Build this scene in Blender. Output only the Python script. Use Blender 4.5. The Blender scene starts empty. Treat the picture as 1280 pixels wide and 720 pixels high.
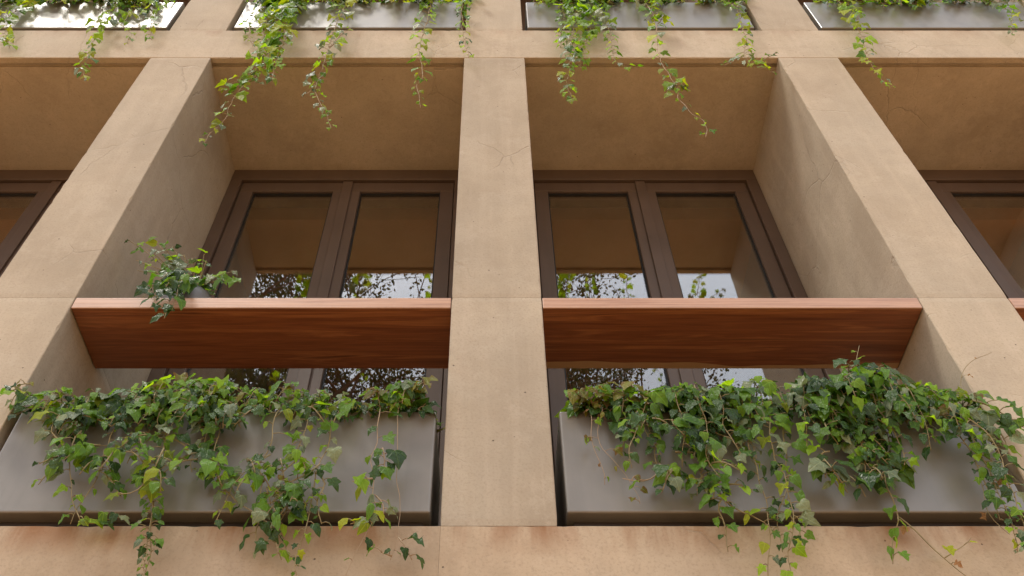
import bpy, bmesh, math, random
from mathutils import Vector, Matrix, noise
random.seed(7)
sc = bpy.context.scene
C = sc.collection

# ------------------------------------------------------------------ camera, sky, sun, exposure
D = 2.0                      # metres from the lens to the facade plane (y = 0)
F, TH, CX, CZ = 1098.0, math.radians(50.5), 612.0, 1.6
cd = bpy.data.cameras.new('camera'); cam = bpy.data.objects.new('camera', cd); C.objects.link(cam)
cam.location = (0, -D, CZ); cam.rotation_euler = (math.radians(90) + TH, 0, 0)
cd.sensor_width = 36.0; cd.lens = F / 1280 * 36.0; cd.shift_x = (640 - CX) / 1280
cd.clip_start = 0.05; cd.clip_end = 1000
sc.camera = cam

SUN_EL, SUN_AZ = math.radians(60), math.radians(222)     # azimuth: compass style, 180 = straight in front of the facade
w = bpy.data.worlds.new('World'); sc.world = w; w.use_nodes = True
nt = w.node_tree; bg = nt.nodes['Background']
sky = nt.nodes.new('ShaderNodeTexSky'); sky.sky_type = 'NISHITA'; sky.sun_disc = False
sky.sun_elevation = SUN_EL; sky.sun_rotation = SUN_AZ; sky.dust_density = 1.5; sky.air_density = 1.0; sky.ozone_density = 1.0
hs = nt.nodes.new('ShaderNodeHueSaturation'); hs.inputs['Saturation'].default_value = 0.6
mxs = nt.nodes.new('ShaderNodeMix'); mxs.data_type = 'RGBA'; mxs.inputs[0].default_value = 0.55
mxs.inputs[7].default_value = (8.2, 8.5, 8.9, 1)                       # an even, thin white overcast over the blue
nt.links.new(sky.outputs[0], hs.inputs['Color']); nt.links.new(hs.outputs[0], mxs.inputs[6]); nt.links.new(mxs.outputs[2], bg.inputs['Color'])
bg.inputs['Strength'].default_value = 0.15
sd = bpy.data.lights.new('sun', 'SUN'); sun = bpy.data.objects.new('sun', sd); C.objects.link(sun)
sd.energy = 1.6; sd.angle = math.radians(12); sd.color = (1.0, 0.93, 0.83)
sdir = Vector((math.sin(SUN_AZ) * math.cos(SUN_EL), math.cos(SUN_AZ) * math.cos(SUN_EL), math.sin(SUN_EL)))
sun.rotation_euler = (-sdir).to_track_quat('-Z', 'Y').to_euler()
sun.location = (0, -20, 40)
sc.view_settings.view_transform = 'Standard'; sc.view_settings.look = 'None'
sc.view_settings.gamma = 1.0; sc.view_settings.use_curve_mapping = False
sc.view_settings.exposure = 0.64
sc.cycles.max_bounces = 10; sc.cycles.diffuse_bounces = 6; sc.cycles.transparent_max_bounces = 12
sc.cycles.sample_clamp_indirect = 6.0

# ------------------------------------------------------------------ facade measures (metres)
def Z(k): return CZ + k * D
X0 = 0.0125 * D; STEP = 0.8235 * D; PW = 0.158 * D
Z_SP0, Z_SP1 = Z(0.537), Z(0.7096)          # lower spandrel
Z_RAIL0, Z_RAIL1 = Z(1.160), Z(1.187)
Z_S0, Z_S1 = Z(2.164), Z(2.338)             # upper spandrel (soffit, top)
FLOOR = Z_S1 - Z_SP1
WY = 0.343 * D                              # window plane behind the facade
def pillar_x(k): return X0 + k * STEP
def bay(k): return pillar_x(k) + PW / 2, pillar_x(k + 1) - PW / 2
def at(px, py, Y=0.0):
    """a place on the facade (photo measure) turned into metres on the plane y = Y"""
    v = (360 - py) / F
    yd = math.cos(TH) - v * math.sin(TH); zd = math.sin(TH) + v * math.cos(TH)
    t = (Y + D) / yd
    return Vector(((px - CX) / F * t, Y, CZ + zd * t))

# ------------------------------------------------------------------ mesh helpers
def tag(o, label=None, cat=None, group=None, kind=None):
    if label: o['label'] = label
    if cat: o['category'] = cat
    if group: o['group'] = group
    if kind: o['kind'] = kind
    return o
def empty(name, loc=(0, 0, 0)):
    o = bpy.data.objects.new(name, None); C.objects.link(o); o.location = loc; o.empty_display_size = 0.1
    return o
def wloc(o):
    v = Vector(o.location)
    while o.parent: o = o.parent; v = v + Vector(o.location)
    return v
def link(name, me, mat, parent=None, loc=None):
    if mat and not me.materials: me.materials.append(mat)
    o = bpy.data.objects.new(name, me); C.objects.link(o)
    base = Vector(loc) if loc is not None else Vector((0, 0, 0))
    if parent:
        o.parent = parent; o.location = base - wloc(parent)
    else: o.location = base
    return o
def mesh_from(bm, name, smooth=False):
    me = bpy.data.meshes.new(name); bm.to_mesh(me); bm.free()
    if smooth: me.shade_smooth()
    return me
def bbox(bm, x0, x1, y0, y1, z0, z1):
    vs = [bm.verts.new(p) for p in ((x0,y0,z0),(x1,y0,z0),(x1,y1,z0),(x0,y1,z0),(x0,y0,z1),(x1,y0,z1),(x1,y1,z1),(x0,y1,z1))]
    for f in ((0,3,2,1),(4,5,6,7),(0,1,5,4),(1,2,6,5),(2,3,7,6),(3,0,4,7)): bm.faces.new([vs[i] for i in f])
def bev(bm, r, seg=2):
    if r: bmesh.ops.bevel(bm, geom=list(bm.edges), offset=r, segments=seg, affect='EDGES', profile=0.6)
def box(name, x0, x1, y0, y1, z0, z1, mat, parent=None, r=0.003, seg=2):
    bm = bmesh.new(); bbox(bm, x0, x1, y0, y1, z0, z1); bev(bm, r, seg)
    c = Vector(((x0 + x1) / 2, (y0 + y1) / 2, z0)); bmesh.ops.translate(bm, verts=bm.verts, vec=-c)
    return link(name, mesh_from(bm, name), mat, parent, c)
def boxes(name, lst, mat, parent=None, r=0.002):
    big = bmesh.new()
    for b in lst:
        bm = bmesh.new(); bbox(bm, *b); bev(bm, r, 1)
        me = bpy.data.meshes.new('t'); bm.to_mesh(me); bm.free(); big.from_mesh(me); bpy.data.meshes.remove(me)
    return link(name, mesh_from(big, name), mat, parent, (0, 0, 0) if not parent else None) if False else _place(big, name, mat, parent)
def _place(bm, name, mat, parent, smooth=False):
    c = Vector((0, 0, 0))
    if bm.verts:
        xs = [v.co.x for v in bm.verts]; ys = [v.co.y for v in bm.verts]; zs = [v.co.z for v in bm.verts]
        c = Vector(((min(xs) + max(xs)) / 2, (min(ys) + max(ys)) / 2, min(zs)))
        bmesh.ops.translate(bm, verts=bm.verts, vec=-c)
    return link(name, mesh_from(bm, name, smooth), mat, parent, c)
def tube(bm, pts, r0, r1, n=5):
    """tapered tube along a polyline"""
    k = len(pts)
    if k < 2: return
    rings = []
    ref = Vector((0.31, 0.9, 0.27))
    for i, p in enumerate(pts):
        d = (pts[min(i + 1, k - 1)] - pts[max(i - 1, 0)])
        if d.length < 1e-7: d = Vector((0, 0, 1))
        d.normalize(); a = d.cross(ref)
        if a.length < 0.05: a = d.cross(Vector((1, 0, 0)))
        a.normalize(); b = d.cross(a)
        r = r0 + (r1 - r0) * i / (k - 1)
        rings.append([bm.verts.new(p + (a * math.cos(2 * math.pi * j / n) + b * math.sin(2 * math.pi * j / n)) * r) for j in range(n)])
    for i in range(k - 1):
        for j in range(n):
            bm.faces.new((rings[i][j], rings[i][(j + 1) % n], rings[i + 1][(j + 1) % n], rings[i + 1][j]))
    bm.faces.new(rings[-1]); bm.faces.new(rings[0][::-1])

# ------------------------------------------------------------------ materials
class NT:
    def __init__(s, name):
        s.m = bpy.data.materials.new(name); s.m.use_nodes = True; s.t = s.m.node_tree
        s.b = s.t.nodes['Principled BSDF']; s.out = s.t.nodes['Material Output']
    def n(s, typ, **kw):
        nd = s.t.nodes.new('ShaderNode' + typ)
        for k, v in kw.items(): setattr(nd, k, v)
        return nd
    def l(s, a, b): s.t.links.new(a, b)
    def pos(s, scale=(1, 1, 1), obj=False):
        g = s.n('TexCoord').outputs['Object'] if obj else s.n('NewGeometry').outputs['Position']
        mp = s.n('Mapping'); mp.inputs['Scale'].default_value = scale; s.l(g, mp.inputs['Vector']); return mp.outputs[0]
    def noise(s, vec, scale, detail=4, rough=0.55, dist=0.0):
        nd = s.n('TexNoise'); nd.inputs['Scale'].default_value = scale; nd.inputs['Detail'].default_value = detail
        nd.inputs['Roughness'].default_value = rough; nd.inputs['Distortion'].default_value = dist
        s.l(vec, nd.inputs['Vector']); return nd.outputs['Fac']
    def ramp(s, fac, stops):
        r = s.n('ValToRGB'); e = r.color_ramp.elements
        while len(e) < len(stops): e.new(0.5)
        for i, (p, c) in enumerate(stops):
            e[i].position = p; e[i].color = (c, c, c, 1) if isinstance(c, (int, float)) else (*c, 1)
        s.l(fac, r.inputs[0]); return r.outputs[0]
    def mix(s, fac, a, b, mode='MIX'):
        m = s.n('Mix', data_type='RGBA', blend_type=mode)
        for sock, v in ((m.inputs[0], fac), (m.inputs[6], a), (m.inputs[7], b)):
            if isinstance(v, (int, float)): sock.default_value = v
            elif isinstance(v, tuple): sock.default_value = (*v, 1)
            else: s.l(v, sock)
        return m.outputs[2]
    def math(s, op, a, b=0.0, c=None):
        m = s.n('Math', operation=op)
        for i, v in enumerate((a, b) if c is None else (a, b, c)):
            if isinstance(v, (int, float)): m.inputs[i].default_value = v
            else: s.l(v, m.inputs[i])
        return m.outputs[0]
    def sep(s, vec):
        x = s.n('SeparateXYZ'); s.l(vec, x.inputs[0]); return x.outputs
    def bump(s, h, strength, dist=0.01):
        b = s.n('Bump'); b.inputs['Strength'].default_value = strength; b.inputs['Distance'].default_value = dist
        s.l(h, b.inputs['Height']); s.l(b.outputs[0], s.b.inputs['Normal']); return b

def concrete(name, col, stain_z=None, seed=0.0, stain=0.85, crk=0.09):
    m = NT(name); p = m.pos()
    off = m.n('Mapping'); off.inputs['Location'].default_value = (seed, seed * 1.7, seed * 0.6); m.l(p, off.inputs[0]); p2 = off.outputs[0]
    big = m.noise(p2, 2.2, 5, 0.6, 0.1)
    med = m.noise(p2, 9.0, 7, 0.7, 0.0)
    stv = m.n('Mapping'); stv.inputs['Scale'].default_value = (16, 16, 1.1); m.l(p2, stv.inputs[0])
    strk = m.noise(stv.outputs[0], 1.0, 4, 0.6)
    fine = m.noise(p2, 120, 3, 0.7)
    scf = m.noise(p2, 14, 9, 0.8, 0.0)
    c = m.mix(m.ramp(big, [(0.3, 0.0), (0.7, 1.0)]), tuple(x * b_ for x, b_ in zip(col, (0.80, 0.80, 0.79))), tuple(min(1, x * b_) for x, b_ in zip(col, (1.10, 1.13, 1.15))))
    c = m.mix(m.ramp(med, [(0.30, 0.32), (0.55, 0.0)]), c, tuple(a * b for a, b in zip(col, (0.74, 0.72, 0.72))))
    c = m.mix(m.ramp(strk, [(0.50, 0.0), (0.70, 0.42)]), c, tuple(a * b for a, b in zip(col, (1.15, 1.16, 1.2))))
    pat = m.noise(p2, 3.6, 9, 0.75, 0.15)
    c = m.mix(m.ramp(pat, [(0.53, 0.0), (0.57, 0.30)]), c, tuple(a * b for a, b in zip(col, (1.12, 1.16, 1.22))))
    c = m.mix(m.math('MULTIPLY', m.ramp(scf, [(0.58, 0.0), (0.64, 0.55)]), m.ramp(big, [(0.5, 0.0), (0.6, 1.0)])), c, tuple(min(1, a * b) for a, b in zip(col, (1.25, 1.3, 1.38))))
    grey = m.noise(p2, 1.3, 4, 0.6)
    c = m.mix(m.ramp(grey, [(0.45, 0.0), (0.7, 0.5)]), c, tuple(a * b for a, b in zip(col, (0.86, 0.93, 1.0))))
    hz = m.n('Mapping'); hz.inputs['Scale'].default_value = (2.0, 2.0, 26); m.l(p2, hz.inputs[0])
    c = m.mix(m.ramp(m.noise(hz.outputs[0], 1.0, 5, 0.7), [(0.58, 0.0), (0.75, 0.3)]), c, tuple(a * 0.78 for a in col))
    c = m.mix(m.ramp(fine, [(0.3, 0.42), (0.5, 0.0)]), c, tuple(a * 0.6 for a in col))
    oi = m.n('ObjectInfo'); tn = m.ramp(oi.outputs['Random'], [(0.0, 0.86), (1.0, 1.06)])     # each cast panel a little different
    c = m.mix(1.0, c, tn, 'MULTIPLY')
    dst = m.n('Mapping'); dst.inputs['Scale'].default_value = (11, 11, 0.7); m.l(p2, dst.inputs[0])
    c = m.mix(m.ramp(m.noise(dst.outputs[0], 1.0, 6, 0.7), [(0.56, 0.0), (0.74, 0.30)]), c, tuple(a * b for a, b in zip(col, (0.66, 0.64, 0.62))))
    # pin holes
    vo = m.n('TexVoronoi'); vo.inputs['Scale'].default_value = 17; m.l(p2, vo.inputs['Vector'])
    gate = m.noise(p2, 5.0, 2)
    hole = m.math('MULTIPLY', m.ramp(vo.outputs['Distance'], [(0.035, 1.0), (0.06, 0.0)]), m.ramp(gate, [(0.46, 0.0), (0.52, 1.0)]))
    c = m.mix(m.math('MULTIPLY', hole, 0.8), c, (0.06, 0.045, 0.035))
    # a few hair cracks
    wob = m.n('TexNoise'); wob.inputs['Scale'].default_value = 5; wob.inputs['Detail'].default_value = 6; m.l(p2, wob.inputs['Vector'])
    wv = m.n('Mix', data_type='VECTOR'); wv.inputs[0].default_value = 0.12; m.l(p2, wv.inputs[4]); m.l(wob.outputs['Color'], wv.inputs[5])
    vc = m.n('TexVoronoi', feature='DISTANCE_TO_EDGE'); vc.inputs['Scale'].default_value = 2.6; m.l(wv.outputs[1], vc.inputs['Vector'])
    gate2 = m.noise(p2, 1.7, 2)
    crack = m.math('MULTIPLY', m.ramp(vc.outputs['Distance'], [(0.002, 1.0), (0.007, 0.0)]), m.ramp(gate2, [(0.56, 0.0), (0.62, 1.0)]))
    c = m.mix(m.math('MULTIPLY', crack, crk), c, tuple(a * 0.45 for a in col))
    if stain_z is not None:                      # run-off stains below the planters
        z = m.sep(m.pos())[2]
        dz = m.math('SUBTRACT', stain_z, z)
        sv = m.n('Mapping'); sv.inputs['Scale'].default_value = (5, 5, 1.0); m.l(p2, sv.inputs[0])
        sn = m.noise(sv.outputs[0], 1.0, 5, 0.65, 0.5)
        fall = m.ramp(dz, [(0.0, 1.0), (0.03, 0.75), (0.10, 0.0)])
        k = m.math('MULTIPLY', m.ramp(sn, [(0.42, 0.0), (0.60, 1.0)]), fall)
        c = m.mix(m.math('MULTIPLY', k, stain), c, (0.24, 0.105, 0.040))
    m.l(c, m.b.inputs['Base Color'])
    m.b.inputs['Roughness'].default_value = 0.82; m.b.inputs['Specular IOR Level'].default_value = 0.25
    h = m.math('ADD', m.math('MULTIPLY', med, 0.6), m.math('MULTIPLY', fine, 0.25))
    h = m.math('SUBTRACT', h, m.math('MULTIPLY', m.math('ADD', hole, crack), 0.9))
    m.bump(h, 0.45, 0.007)
    return m.m
M = {}
CONC = (0.462, 0.380, 0.280)
M['pillar'] = concrete('pillar_concrete', CONC, None, 0.0, 0.85, 0.17)
M['beam'] = concrete('beam_concrete', CONC, Z_S1, 3.1, 0.3)
M['beam_low'] = concrete('beam_low_concrete', (0.470, 0.360, 0.248), Z_SP1, 5.3)
M['core'] = concrete('core_concrete', (0.12, 0.09, 0.065), None, 9.0)

def metal(name, col, rough, bumps=0.0):
    m = NT(name); p = m.pos()
    n1 = m.noise(p, 6, 4); n2 = m.noise(p, 60, 3)
    c = m.mix(m.ramp(n1, [(0.3, 0.0), (0.7, 1.0)]), tuple(x * 0.88 for x in col), tuple(x * 1.1 for x in col))
    m.l(c, m.b.inputs['Base Color'])
    m.l(m.math('ADD', m.math('MULTIPLY', n1, 0.18), rough - 0.09), m.b.inputs['Roughness'])
    sv = m.n('Mapping'); sv.inputs['Scale'].default_value = (22, 22, 1.6); m.l(p, sv.inputs[0])
    c = m.mix(m.ramp(m.noise(sv.outputs[0], 1.0, 5, 0.65), [(0.5, 0.0), (0.75, 0.30)]), c, tuple(x * 0.6 for x in col)); m.l(c, m.b.inputs['Base Color'])
    h = m.math('ADD', m.math('MULTIPLY', m.noise(p, 3.0, 2), bumps), m.math('MULTIPLY', n2, 0.01))
    m.bump(h, 0.5, 0.02)
    return m.m
M['frame'] = metal('window_bronze_aluminium', (0.105, 0.070, 0.050), 0.48)
M['gasket'] = metal('black_rubber', (0.012, 0.011, 0.010), 0.6)
M['zinc'] = metal('planter_grey_sheet', (0.185, 0.172, 0.152), 0.35, 0.8)
M['zinc'].node_tree.nodes['Principled BSDF'].inputs['Specular IOR Level'].default_value = 0.9
M['plinth'] = metal('planter_plinth', (0.03, 0.02, 0.014), 0.6)
M['pot'] = metal('pot_glaze', (0.15, 0.15, 0.155), 0.4)

def wood(name, sapwood=False, seed=0.0):
    m = NT(name); g = m.pos()
    mp = m.n('Mapping'); mp.inputs['Scale'].default_value = (0.45, 9.0, 11.0); mp.inputs['Location'].default_value = (seed, seed, seed)
    m.l(g, mp.inputs[0]); v = mp.outputs[0]
    a = m.noise(v, 2.6, 5, 0.55, 0.8)
    mp2 = m.n('Mapping'); mp2.inputs['Scale'].default_value = (3.0, 130, 130); m.l(g, mp2.inputs[0])
    b = m.noise(mp2.outputs[0], 1.0, 4, 0.7)
    c = m.ramp(a, [(0.30, (0.15, 0.048, 0.019)), (0.44, (0.29, 0.105, 0.042)), (0.52, (0.22, 0.075, 0.029)), (0.60, (0.38, 0.152, 0.060)), (0.72, (0.13, 0.040, 0.015))])
    c = m.mix(m.ramp(b, [(0.35, 0.55), (0.55, 0.0)]), c, (0.13, 0.042, 0.017))
    fy = m.math('LESS_THAN', m.sep(g)[1], 0.0075)                # front edge painted paler, for the sky light falling on it
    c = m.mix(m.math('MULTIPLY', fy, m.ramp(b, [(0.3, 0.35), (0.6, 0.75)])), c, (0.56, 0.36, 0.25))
    if sapwood:
        s = m.sep(g)
        mp3 = m.n('Mapping'); mp3.inputs['Scale'].default_value = (1.4, 0.3, 0.3); m.l(g, mp3.inputs[0])
        edge = m.math('ADD', m.math('MULTIPLY', m.noise(mp3.outputs[0], 1.0, 3), -0.11), 0.326)
        k = m.math('GREATER_THAN', s[1], edge)
        c = m.mix(m.math('MULTIPLY', k, 0.8), c, (0.52, 0.33, 0.17))
    m.l(c, m.b.inputs['Base Color'])
    m.l(m.math('ADD', m.math('MULTIPLY', b, 0.25), 0.30), m.b.inputs['Roughness'])
    m.b.inputs['Coat Weight'].default_value = 0.15; m.b.inputs['Coat Roughness'].default_value = 0.3
    m.bump(b, 0.2, 0.003)
    return m.m
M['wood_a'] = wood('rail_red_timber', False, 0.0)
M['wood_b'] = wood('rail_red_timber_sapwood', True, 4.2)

def glass():
    m = NT('window_glass'); t = m.t; t.nodes.remove(m.b)
    lw = m.n('LayerWeight'); lw.inputs['Blend'].default_value = 0.5
    fac = m.ramp(lw.outputs['Facing'], [(0.0, 0.10), (0.3, 0.17), (0.45, 0.28), (0.8, 0.55), (1.0, 1.0)])
    gl = m.n('BsdfGlossy'); gl.inputs['Roughness'].default_value = 0.0; gl.inputs['Color'].default_value = (0.95, 0.97, 1.0, 1)
    tr = m.n('BsdfTransparent'); tr.inputs['Color'].default_value = (0.90, 0.87, 0.82, 1)
    mx = m.n('MixShader'); m.l(fac, mx.inputs[0]); m.l(tr.outputs[0], mx.inputs[1]); m.l(gl.outputs[0], mx.inputs[2])
    m.l(mx.outputs[0], m.out.inputs['Surface'])
    return m.m
M['glass'] = glass()
def plain(name, col, rough=0.8, var=0.15, scale=5):
    m = NT(name); n = m.noise(m.pos(), scale, 5)
    m.l(m.mix(n, tuple(x * (1 - var) for x in col), tuple(x * (1 + var) for x in col)), m.b.inputs['Base Color'])
    m.b.inputs['Roughness'].default_value = rough; m.bump(n, 0.15, 0.01); return m.m
M['ceiling'] = plain('room_ceiling_timber', (0.62, 0.29, 0.10))
M['pocket'] = plain('curtain_pocket', (0.035, 0.026, 0.02))
M['room'] = plain('room_plaster', (0.30, 0.20, 0.12))
M['soil'] = plain('soil', (0.035, 0.024, 0.016), 0.95, 0.4, 40)
M['paving'] = plain('orange_bounce_paving', (0.62, 0.335, 0.135), 0.85, 0.2, 3)  # unseen ground, its orange chosen to bounce warm light onto the soffits
M['asphalt'] = plain('asphalt', (0.06, 0.058, 0.055), 0.85, 0.2, 30)
M['bark'] = plain('bark', (0.09, 0.065, 0.048), 0.9, 0.4, 14)

def leaf_mat(name, col, trans, tw=0.32, rough=0.38, edge=None):
    m = NT(name); oi = m.n('ObjectInfo'); tc = m.n('TexCoord')
    x, y, z = m.sep(tc.outputs['UV'])[:3]
    n = m.noise(tc.outputs['UV'], 4.0, 3)
    rnd = oi.outputs['Random']
    dark = tuple(a * 0.62 for a in col); lite = (min(1, col[0] * 1.55), min(1, col[1] * 1.3), min(1, col[2] * 1.25))
    c = m.mix(m.ramp(rnd, [(0.05, 0.0), (0.95, 1.0)]), dark, lite)
    c = m.mix(m.ramp(n, [(0.4, 0.0), (0.7, 0.35)]), c, tuple(a * 0.7 for a in col))
    # veins: midrib and four rays from the leaf base
    ang = m.math('ARCTAN2', m.math('ABSOLUTE', x), m.math('ADD', y, 0.02))
    saw = m.math('PINGPONG', ang, 0.42)
    rad = m.math('MULTIPLY', saw, m.math('SQRT', m.math('ADD', m.math('MULTIPLY', x, x), m.math('MULTIPLY', y, y))))
    vein = m.ramp(rad, [(0.010, 0.55), (0.026, 0.0)])
    c = m.mix(vein, c, (min(1, col[0] * 1.9 + 0.03), min(1, col[1] * 1.6 + 0.04), col[2] * 1.6 + 0.02))
    if edge: c = m.mix(m.ramp(m.math('ABSOLUTE', x), [(0.1, 0.0), (0.35, 0.8)]), c, edge)
    m.l(c, m.b.inputs['Base Color'])
    m.b.inputs['Roughness'].default_value = rough; m.b.inputs['Specular IOR Level'].default_value = 0.32
    m.bump(m.math('SUBTRACT', m.math('MULTIPLY', n, 0.4), vein), 0.35, 0.06)
    tr = m.n('BsdfTranslucent'); m.l(m.mix(1.0, c, trans, 'MULTIPLY'), tr.inputs['Color'])
    mx = m.n('MixShader'); mx.inputs[0].default_value = tw
    m.l(m.b.outputs[0], mx.inputs[1]); m.l(tr.outputs[0], mx.inputs[2]); m.l(mx.outputs[0], m.out.inputs['Surface'])
    return m.m
LM = {
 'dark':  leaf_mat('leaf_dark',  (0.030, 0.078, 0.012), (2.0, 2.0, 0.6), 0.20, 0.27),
 'mid':   leaf_mat('leaf_mid',   (0.085, 0.205, 0.018), (2.0, 2.0, 0.5), 0.38, 0.30),
 'light': leaf_mat('leaf_light', (0.185, 0.37, 0.024), (1.9, 1.75, 0.4), 0.55, 0.44),
 'lime':  leaf_mat('leaf_lime',  (0.270, 0.380, 0.025), (1.5, 1.45, 0.35), 0.55, 0.46),
 'pale':  leaf_mat('leaf_pale',  (0.16, 0.225, 0.12), (1.5, 1.5, 1.0), 0.25, 0.30),
 'olive': leaf_mat('leaf_olive', (0.160, 0.185, 0.025), (1.6, 1.4, 0.5), 0.38, 0.42, (0.19, 0.085, 0.035)),
 'dry':   leaf_mat('leaf_dry',   (0.300, 0.190, 0.090), (1.3, 1.2, 0.9), 0.30, 0.7),
}
M['tree_leaf'] = leaf_mat('tree_leaf', (0.030, 0.045, 0.012), (1.5, 1.4, 0.6), 0.12, 0.5)
M['stem'] = plain('vine_stem', (0.26, 0.205, 0.095), 0.6, 0.5, 25)
M['stem_pale'] = plain('vine_stem_pale', (0.34, 0.245, 0.15), 0.6, 0.35, 25)

# ------------------------------------------------------------------ setting
me = bpy.data.meshes.new('pavement')
me.from_pydata([(-150, -150, 0), (150, -150, 0), (150, 150, 0), (-150, 150, 0)], [], [(0, 1, 2, 3)])
tag(link('pavement', me, M['paving']), kind='structure')

# ------------------------------------------------------------------ the building
bld = tag(empty('apartment_building', (X0, 0.4, 0)), 'tan concrete building front with pillars, deep window bays and timber rails', 'building')
K0, K1 = -2, 2
XL, XR = pillar_x(K0) - PW / 2, pillar_x(K1) + PW / 2
ZTOP = Z_S1 + 2.75
PB = WY + 0.16                                                   # back of the concrete fins
for k in range(K0, K1 + 1):
    x0, x1 = pillar_x(k) - PW / 2, pillar_x(k) + PW / 2
    box('pillar_core', x0 + 0.012, x1 - 0.012, 0.012, PB - 0.012, 0.0, ZTOP - 0.02, M['core'], bld, 0)
def chip(R):
    q = R.random()
    return 0.0018 + R.uniform(0, 0.0012) + (R.uniform(0.002, 0.006) if q > 0.93 else 0)
def pillar(x0, x1, y0, y1, z0, z1, seed):
    """pillar panel whose arrises are worn and slightly chipped"""
    R = random.Random(seed); bm = bmesh.new(); n = max(2, int((z1 - z0) / 0.022)); rings = []
    cs = [[chip(R) for _ in range(n + 1)] for _ in range(4)]
    for q in cs:
        for i in range(1, n): q[i] = (q[i] * 2 + q[i - 1] * 0.5 + q[i + 1] * 0.5) / 3
    for i in range(n + 1):
        z = z0 + (z1 - z0) * i / n; a, b, c, d = (q[i] for q in cs)
        e = 0.0016 if i in (0, n) else 0.0
        P = [(x0 + a, y0 + e), (x1 - b, y0 + e), (x1 - e, y0 + b), (x1 - e, y1 - c), (x1 - c, y1), (x0 + d, y1), (x0 + e, y1 - d), (x0 + e, y0 + a)]
        rings.append([bm.verts.new((x, y, z)) for x, y in P])
    for A, B in zip(rings, rings[1:]):
        for j in range(8): bm.faces.new((A[j], A[(j + 1) % 8], B[(j + 1) % 8], B[j]))
    bm.faces.new(rings[0][::-1]); bm.faces.new(rings[-1])
    return _place(bm, 'pillar_panel', M['pillar'], bld)
for k in range(K0, K1 + 1):
    x0, x1 = pillar_x(k) - PW / 2, pillar_x(k) + PW / 2
    for i, (a, b) in enumerate(((0.0, Z_SP0), (Z_SP1, Z_RAIL1), (Z_RAIL1, Z_S0), (Z_S1, Z_S1 + (Z_RAIL1 - Z_SP1)), (Z_S1 + (Z_RAIL1 - Z_SP1), ZTOP))):
        pillar(x0, x1, 0.0, PB, a + 0.0005, b - 0.0005, k * 10 + i + 100)
def beam(name, xa, xb, z0, z1, mat, groove=True):
    R = random.Random(int(z0 * 100)); bm = bmesh.new(); n = max(2, int((xb - xa) / 0.022)); secs = []
    ca = [chip(R) for _ in range(n + 1)]; cb = [chip(R) for _ in range(n + 1)]
    for q in (ca, cb):
        for i in range(1, n): q[i] = (q[i] * 2 + q[i - 1] * 0.5 + q[i + 1] * 0.5) / 3
    for i in range(n + 1):
        x = xa + (xb - xa) * i / n; a, b = ca[i], cb[i]
        prof = [(a, z0), (0.0, z0 + a), (0.0, z1 - b), (b, z1), (PB, z1), (PB, z0), (0.056, z0), (0.056, z0 + 0.02), (0.032, z0 + 0.02), (0.032, z0)]
        secs.append([bm.verts.new((x, y, z)) for y, z in prof])
    m_ = len(secs[0])
    for A, B in zip(secs, secs[1:]):
        for j in range(m_): bm.faces.new((A[j], A[(j + 1) % m_], B[(j + 1) % m_], B[j]))
    bm.faces.new(secs[0][::-1]); bm.faces.new(secs[-1])
    bmesh.ops.recalc_face_normals(bm, faces=bm.faces)
    return _place(bm, name, mat, bld)
xs_ = at(549, 690).x
beam('spandrel_beam', XL - 0.3, xs_ - 0.0003, Z_SP0, Z_SP1, M['beam_low']); beam('spandrel_beam', xs_ + 0.0003, XR + 0.3, Z_SP0, Z_SP1, M['beam_low'])
beam('spandrel_beam', XL - 0.3, XR + 0.3, Z_S0, Z_S1, M['beam'])
beam('parapet_beam', XL - 0.3, XR + 0.3, ZTOP, ZTOP + 0.35, M['beam'])
# rooms behind the windows
RB = PB + 3.2
for zf, zc in ((Z_SP1, Z_S0),):
    box('room_floor', XL, XR, PB + 0.002, RB, zf - 0.3, zf - 0.02, M['room'], bld, 0)
    box('room_ceiling', XL, XR, PB + 0.19, RB, zc + 0.0, zc + 0.2, M['ceiling'], bld, 0)
    box('curtain_pocket', XL, XR, PB + 0.002, PB + 0.186, zc + 0.12, zc + 0.2, M['pocket'], bld, 0)
    box('room_wall', XL, XR, RB + 0.002, RB + 0.1, zf - 0.3, zc + 0.2, M['room'], bld, 0)
    for k in range(K0, K1 + 1):
        box('room_partition', pillar_x(k) - 0.06, pillar_x(k) + 0.06, PB + 0.22, RB - 0.002, zf - 0.018, zc - 0.002, M['room'], bld, 0)
box('shopfront_wall', XL, XR, PB + 0.002, PB + 0.12, 0.0, Z_SP0 + 0.03, M['core'], bld, 0)
box('upper_wall', XL, XR, PB + 0.002, PB + 0.12, Z_S1 - 0.08, ZTOP, M['frame'], bld, 0)

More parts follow.
